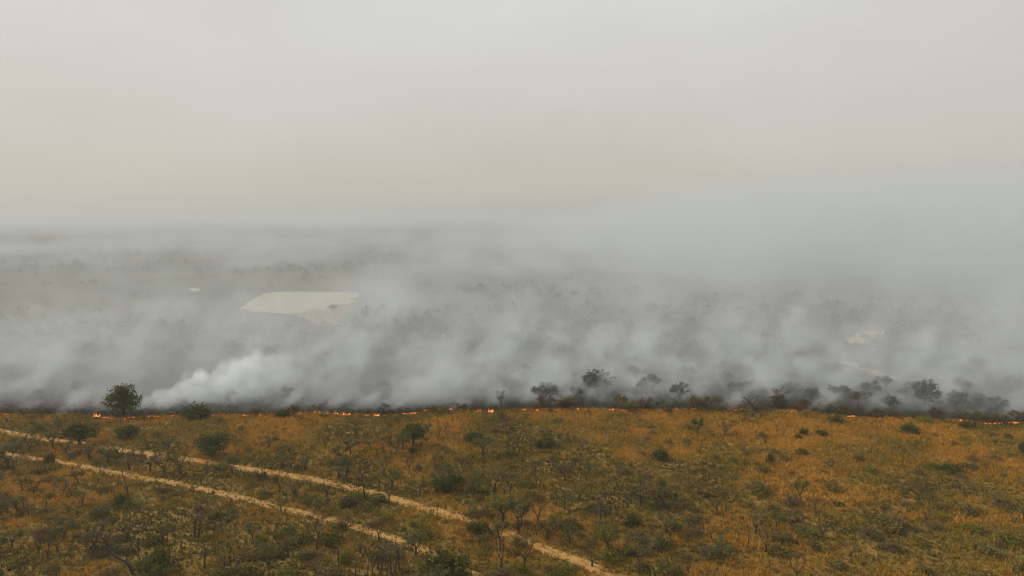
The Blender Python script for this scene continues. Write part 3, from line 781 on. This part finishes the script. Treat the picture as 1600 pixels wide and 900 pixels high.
def scatter_brush(name, x, y, hgt, wid, tt, per, size, mat_, label, cat):
    n = len(x)
    g = RNG.normal(size=(n, per, 3)); g /= np.linalg.norm(g, axis=2)[..., None]
    g *= RNG.random((n, per, 1)) ** 0.45
    c = np.stack([x[:, None] + g[..., 0] * wid[:, None] * .5, y[:, None] + g[..., 1] * wid[:, None] * .5,
                  hfun(x, y)[:, None] + np.abs(g[..., 2]) * hgt[:, None]], -1).reshape(-1, 3)
    m_ = len(c)
    a = RNG.normal(size=(m_, 3)); a /= np.linalg.norm(a, axis=1)[:, None]
    b = np.cross(a, RNG.normal(size=(m_, 3))); b /= np.linalg.norm(b, axis=1)[:, None]
    s = (np.repeat(size, per) * RNG.uniform(.6, 1.4, m_))[:, None]
    v = np.stack([c + a * s, c - a * s * .6 + b * s * .5, c - a * s * .6 - b * s * .5], 1).reshape(-1, 3)
    v[:, 2] = np.maximum(v[:, 2], -0.6)
    tint = np.repeat(np.clip(np.repeat(tt, per) + RNG.normal(size=m_) * .12, 0, 1), 3)
    tag(obj(name, mesh(name, v, np.arange(len(v)).reshape(-1, 3), mat_, tint)), label, cat, kind='stuff')

N = 7000
x, y = region(N, 84, 240)
p = fbm(x, y, 16, 4)
k = (y < front(x) - .5) & (track_dist(x, y) > .6) & (RNG.random(N) < np.clip(0.10 + 2.4 * (p - .36), 0, 1) + 0.25 * (x < -15) * (y < 175))
x, y = x[k], y[k]; n = len(x)
wid = RNG.uniform(.8, 2.2, n); tt = np.clip(.42 + 1.2 * (fbm(x, y, 12, 1) - .5) + RNG.normal(size=n) * .18, 0, 1)
scatter_brush('undergrowth', x, y, wid * RNG.uniform(.35, .7, n), wid, tt, 75, np.full(n, .15), M['brush'], 'low tangled undergrowth scattered through the grass', 'undergrowth')

N = 5200                                                     # spindly saplings, too thin and many to count
x, y = region(N, 84, 238)
k = (y < front(x) - 1) & (track_dist(x, y) > .5) & (RNG.random(N) < np.clip(.25 + 2.0 * (fbm(x, y, 25, 2) - .4), 0.08, 1) * np.where(x < 5, 1.0, .55))
x, y = x[k], y[k]; n = len(x)
V, Fc, T = [], [], []
hs_ = RNG.uniform(1.1, 2.9, n); zz = hfun(x, y); lean_ = RNG.normal(size=(n, 2)) * .12
for i in range(n):
    h = hs_[i]; b0 = np.array((x[i], y[i], zz[i] - .05)); tp = b0 + np.array((lean_[i, 0] * h, lean_[i, 1] * h, h * .62)); r0 = .035 + .018 * h
    c0 = len(V)
    tube(V, Fc, b0, tp, r0, r0 * .7, 3)
    for j in range(4):
        a_ = j * 1.6 + i; tube(V, Fc, tp, tp + np.array((math.cos(a_) * h * .24, math.sin(a_) * h * .24, h * (.22 + .04 * j))), r0 * .6, .015, 3)
    T += [.22] * (len(V) - c0)
rg_ = np.random.default_rng(77)
cen_ = np.stack([x + lean_[:, 0] * hs_, y + lean_[:, 1] * hs_, zz + hs_ * .82], 1)
pv = np.repeat(cen_, 26, 0) + rg_.normal(size=(n * 26, 3)) * np.repeat(hs_ * .19, 26)[:, None] * np.array((1, 1, .55))
av = rg_.normal(size=pv.shape); av /= np.linalg.norm(av, axis=1)[:, None]; bv = np.cross(av, rg_.normal(size=pv.shape)); bv /= np.linalg.norm(bv, axis=1)[:, None]
lv = np.stack([pv + av * .14, pv - av * .1 + bv * .055, pv - av * .1 - bv * .055], 1).reshape(-1, 3)
lt = np.repeat(np.clip(np.repeat(rg_.random(n), 26) * .8 + rg_.random(n * 26) * .25, 0, 1), 3)
nb_ = len(V)
tag(obj('saplings', mesh('saplings', np.vstack([np.array(V), lv]), np.vstack([np.array(Fc), np.arange(len(lv)).reshape(-1, 3) + nb_]), M['brush'], np.concatenate([np.array(T), lt]))),
    'spindly thin saplings scattered all over the grass', 'saplings', kind='stuff')

N = 3600                                                     # burnt and smouldering scrub behind the front
y = RNG.uniform(0, 1, N) ** 2.2 * 150; x = RNG.uniform(-1, 1, N) * (0.85 * (y + 215) + 10); y = front(x) + 1.5 + y
wid = RNG.uniform(.8, 3.6, N)
scatter_brush('burnt_scrub', x, y, wid * RNG.uniform(.5, .9, N), wid, RNG.random(N), 40, np.full(N, .2), M['far'], 'blackened scrub left standing behind the fire', 'burnt scrub')
N = 1100                                                     # thicker scrub behind the right half of the fire
x = RNG.uniform(10, 215, N); y = front(x) + 5 + RNG.uniform(0, 1, N) ** 1.4 * 55
k = RNG.random(N) < sstep(.30, .55, fbm(x, y, 18, 1)); x, y = x[k], y[k]; n = len(x)
wid = RNG.uniform(1.6, 4.8, n)
scatter_brush('thicket', x, y, wid * RNG.uniform(.5, .8, n), wid, np.clip(RNG.normal(size=n) * .2 + .55, 0, 1), 70, np.full(n, .24), M['far'], 'dark thicket in smoke behind the right half of the fire', 'thicket')

N = 900                                                      # scorched and unburnt scrub along the burning edge
x = RNG.uniform(-200, 215, N); y = front(x) + RNG.uniform(-2, 11, N)
wid = RNG.uniform(.6, 2.6, N)
k = RNG.random(N) < sstep(.35, .6, fbm(x, y * 0, 14, 3)) * np.where(x > 0, 1, .45)
x, y, wid = x[k], y[k], wid[k]
scatter_brush('scorched_scrub', x, y, wid * RNG.uniform(.5, 1.0, len(x)), wid, RNG.random(len(x)), 60, np.full(len(x), .17), M['scorched'], 'brown scorched scrub along the burning edge', 'scorched scrub')

N = 13000
y = 300 + RNG.uniform(0, 1, N) ** 2.0 * 2600; x = RNG.uniform(-1, 1, N) * (0.9 * y + 30)
pp = fbm(x * .5, y, 90, 0)
k = RNG.random(N) < np.clip(.15 + 4 * (pp - .45), 0, 1)
P = ground(470, 482); k &= ~((np.abs(x - P[0]) < 48) & (y > 370) & (y < 560))
x, y = x[k], y[k]; n = len(x)
hg = RNG.uniform(1.6, 7, n)
scatter_brush('distant_woodland', x, y, hg, hg * RNG.uniform(1, 1.6, n), RNG.random(n), 38, hg * .17, M['far'], 'far bush and trees dotting the hazy plain', 'woodland')

# ------------------------------------------------------------------ smoke (density grids) and haze
class Fd:
    """a field in a node tree, with arithmetic"""
    def __init__(s, t, k): s.t, s.k = t, k
    def op(s, o, *b, clamp=False):
        n = s.t.nodes.new('ShaderNodeMath'); n.operation = o; n.use_clamp = clamp
        for i, q in enumerate((s,) + b):
            if isinstance(q, Fd): s.t.links.new(q.k, n.inputs[i])
            else: n.inputs[i].default_value = float(q)
        return Fd(s.t, n.outputs[0])
    def __add__(s, o): return s.op('ADD', o)
    __radd__ = __add__
    def __sub__(s, o): return s.op('SUBTRACT', o)
    def __rsub__(s, o): return (s * -1.0) + o
    def __mul__(s, o): return s.op('MULTIPLY', o)
    __rmul__ = __mul__
    def __truediv__(s, o): return s.op('DIVIDE', o)
    def exp(s): return s.op('EXPONENT')
    def mx(s, o): return s.op('MAXIMUM', o)
    def mn(s, o): return s.op('MINIMUM', o)
    def ss(s, a, b):
        n = s.t.nodes.new('ShaderNodeMapRange'); n.interpolation_type = 'SMOOTHSTEP'
        s.t.links.new(s.k, n.inputs[0]); n.inputs[1].default_value = a; n.inputs[2].default_value = b
        n.inputs[3].default_value, n.inputs[4].default_value = 0, 1
        return Fd(s.t, n.outputs[0])

def smoke_volume(name, lo, hi, vox, fn, mat_, label):
    g = bpy.data.node_groups.new(name, 'GeometryNodeTree')
    g.interface.new_socket('Geometry', in_out='INPUT', socket_type='NodeSocketGeometry')
    g.interface.new_socket('Geometry', in_out='OUTPUT', socket_type='NodeSocketGeometry')
    out = g.nodes.new('NodeGroupOutput')
    vc = g.nodes.new('GeometryNodeVolumeCube')
    vc.inputs['Min'].default_value = lo; vc.inputs['Max'].default_value = hi
    for i, ax in enumerate('XYZ'):
        vc.inputs['Resolution ' + ax].default_value = int((hi[i] - lo[i]) / vox[i])
    pos = g.nodes.new('GeometryNodeInputPosition')
    sp = g.nodes.new('ShaderNodeSeparateXYZ'); g.links.new(pos.outputs[0], sp.inputs[0])
    X, Y, Z = (Fd(g, sp.outputs[i]) for i in range(3))
    def comb(a, b, c):
        n = g.nodes.new('ShaderNodeCombineXYZ')
        for i, q in enumerate((a, b, c)):
            if isinstance(q, Fd): g.links.new(q.k, n.inputs[i])
            else: n.inputs[i].default_value = q
        return n.outputs[0]
    def noise(a, b, c, detail=3, rough=.55, color=False):
        n = g.nodes.new('ShaderNodeTexNoise'); n.inputs['Scale'].default_value = 1.0
        n.inputs['Detail'].default_value = detail; n.inputs['Roughness'].default_value = rough
        g.links.new(comb(a, b, c), n.inputs['Vector'])
        if not color: return Fd(g, n.outputs[0])
        s = g.nodes.new('ShaderNodeSeparateXYZ'); g.links.new(n.outputs[1], s.inputs[0])
        return [Fd(g, s.outputs[i]) - .5 for i in range(3)]
    def lumps(a, b, c):                                     # rounded cells: 0 at a cell's heart
        n = g.nodes.new('ShaderNodeTexVoronoi'); n.feature = 'SMOOTH_F1'; n.inputs['Scale'].default_value = 1.0
        n.inputs['Smoothness'].default_value = .35
        g.links.new(comb(a, b, c), n.inputs['Vector'])
        return Fd(g, n.outputs['Distance'])
    noise.lumps = lumps
    den = fn(X, Y, Z, noise)
    g.links.new(den.k, vc.inputs['Density'])
    sm = g.nodes.new('GeometryNodeSetMaterial'); sm.inputs['Material'].default_value = mat_
    g.links.new(vc.outputs[0], sm.inputs[0]); g.links.new(sm.outputs[0], out.inputs[0])
    vol = bpy.data.volumes.new(name); vol.materials.append(mat_)
    o = bpy.data.objects.new(name, vol); C.objects.link(o)
    md = o.modifiers.new('smoke', 'NODES'); md.node_group = g
    return tag(o, label, 'smoke', kind='stuff')

def frontf(X):
    x = X * 0.01
    x = x.mx(-2.3).mn(2.3)
    r = None
    for c in PF: r = (r * x + float(c)) if r is not None else (x * 0.0 + float(c))
    return r

def smoke_mat(name, col, aniso):
    m, n, out = newmat(name)
    v = n.nodes.new('ShaderNodeVolumePrincipled')
    v.inputs['Color'].default_value = (*col, 1); v.inputs['Density'].default_value = 1.0; v.inputs['Anisotropy'].default_value = aniso
    n.links.new(v.outputs[0], out.inputs['Volume'])
    return m
SMK = smoke_mat('smoke', (0.680, 0.738, 0.782), 0.05)
SMF = smoke_mat('far_smoke', (0.640, 0.702, 0.755), 0.05)

def near_smoke(X, Y, Z, noise):
    d = Y - frontf(X)
    wx, wy, wz = noise(X * .07, Y * .07, Z * .09, 3, .6, True)
    u = X - Z * .9 - d * .20 + wx * 10                       # wind carries the smoke right and away as it rises
    src = noise((X - Z * .55 - d * .12 + wx * 14) * .042, d * .03 + 7.3, 3.1, 3, .6)        # some stretches of the front smoke more
    n1 = noise(X * .085 - Z * .015 + wx * 1.1, Y * .07 + wy * 1.1, Z * .10 + wz * 1.1, 7, .66)
    n1 = n1 + (.45 - noise.lumps(X * .14 - Z * .02 + wx * 1.2, Y * .12 + wy * .8, Z * .15 + wz * .8)) * .22
    H = d * .40 + 4.0 + src * 10
    vert = 1.0 - (Z / H).ss(.25, 1.0)
    ramp_ = (d / (X.ss(-30, 50) * 5.0 + 6.0)).ss(-.1, 1.0) * (1.0 - d.ss(60, 135))
    near = 1.0 - d.ss(10, 70)
    low = Z.ss(-2, 2.5) * .45 + .55
    gap = noise(X * .016 - Z * .012 + 2.0, d * .014 + wy * .4, 5.2, 2, .5).ss(.38, .62)      # dense patches and clear gaps
    puff = (n1 + (src - .5) * .8).ss(.46, .64) * (gap * 1.0 + .42)
    base = (puff * (near * .042 + .024) + .0115 + near * .008) * vert * ramp_ * low
    wisp = noise(u * .13, d * .05, Z * .07 + wz * 1.4, 4, .6).ss(.54, .68) * (1.0 - d.ss(4, 24)) * (1.0 - (Z / 8.0).ss(.35, 1.0)) * d.ss(-1.5, 2)
    base = base + wisp * .09
    return base.mx(0)

def white_plume(X, Y, Z, noise):
    wx, wy, wz = noise(X * .10, Y * .10, Z * .10, 3, .6, True)
    px_, py_ = X + 118.0, Y - 216.5
    s = px_ * .93 + py_ * .37 + wx * 4
    t = py_ * .93 - px_ * .37 + wy * 5
    rad = (s * .25).mx(0).mn(10) + 1.3
    dz = Z - (s * .15).mx(0) - .6 + wz * 5
    q = (t * t + dz * dz).op('SQRT') / rad
    l1 = noise.lumps(X * .17 + wx * .6, Y * .17 + wy * .6, Z * .19 + wz * .6)
    l2 = noise.lumps(X * .42, Y * .42, Z * .45)
    body = 1.0 - (q + (l1 - .45) * 1.15 + (l2 - .45) * .5).ss(.55, .95)
    return (body * s.ss(-2, 1) * (1.0 - s.ss(16, 58)) * .17).mx(0)

def far_smoke(X, Y, Z, noise):
    d = Y - 215.0
    wx, wy, wz = noise(X * .014, Y * .014, Z * .024, 3, .6, True)
    u = X - Z * .9 - d * .22 + wx * 50
    n1 = noise(X * .022 + wx * 1.3, d * .014 + wy * 1.0, Z * .034 + wz * 1.0, 6, .62)
    big = noise((X - Z * .5 - d * .12 + wx * 60) * .011, d * .010 + 3.7, 1.3, 3, .55)
    H = d.mn(900) * .03 + 20 + X.ss(-80, 450) * 95 + (n1 - .5) * 70 + (big - .5) * X.ss(-60, 300) * 190
    vert = (1.0 - (Z / H.mx(12)).ss(-.1, 1.0))
    ramp_ = d.ss(50, 150) * (1.0 - d.ss(900, 1485) * .75)
    right = X.ss(-200, 260) * .55 + .48
    gap = noise(X * .0045 - d * .001 + 1.0, d * .005, 9.1, 2, .5).ss(.38, .62)
    puff = (n1 + (big - .5) * 1.0).ss(.43, .64) * (gap * .95 + .45)
    # a column drifting past the near right end of the pond
    ax, ay, az = (X + 78.0 + wx * 40) * .045, (Y - 425.0) * .018, Z * .045
    drift = ((ax * ax + ay * ay + az * az) * -1.0).exp() * n1.ss(.30, .66) * .022
    return ((puff * .0078 + .0047) * vert * ramp_ * right + drift).mx(0)

def plain_smoke(X, Y, Z, noise):
    n1 = noise(X * .002, Y * .001, Z * .01, 4, .55)
    return ((n1.ss(.35, .7) * .0010 + .0008) * (1.0 - Z.ss(5, 58)) * Y.ss(1500, 1800)).mx(0)

smoke_volume('smoke', (-215, 205, -1), (240, 352, 58), (0.9, 1.0, 0.9), near_smoke, SMK, 'grey-white smoke rising from the fire line and drifting right')
smoke_volume('smoke', (-126, 204, -1), (-46, 262, 34), (.6, .7, .6), white_plume, smoke_mat('white_smoke', (0.850, 0.910, 0.960), 0.05),
             'thick white smoke plume billowing right from beside the big round tree')
smoke_volume('smoke', (-800, 270, -1), (1300, 1700, 190), (6.5, 7, 5.5), far_smoke, SMF, 'thin grey smoke layer spread over the far plain')

smoke_volume('smoke', (-5200, 1500, -1), (5600, 6500, 60), (60, 60, 8), plain_smoke, SMF, 'faint smoke lying over the plain below the horizon')

hz, n_, out_ = newmat('haze')
v_ = n_.nodes.new('ShaderNodeVolumePrincipled')
v_.inputs['Color'].default_value = (0.60, 0.650, 0.690, 1); v_.inputs['Density'].default_value = 0.00019; v_.inputs['Anisotropy'].default_value = 0.15
n_.links.new(v_.outputs[0], out_.inputs['Volume'])
R, z0, z1 = 28000.0, -2.0, 193.0
V = [(-R, -R, z0), (R, -R, z0), (R, R, z0), (-R, R, z0), (-R, -R, z1), (R, -R, z1), (R, R, z1), (-R, R, z1)]
Fq = [(0, 3, 2, 1), (4, 5, 6, 7), (0, 1, 5, 4), (1, 2, 6, 5), (2, 3, 7, 6), (3, 0, 4, 7)]
tag(obj('haze', mesh('haze', V, Fq, hz)), 'pale smoky haze hanging over the plain', 'haze', kind='stuff')
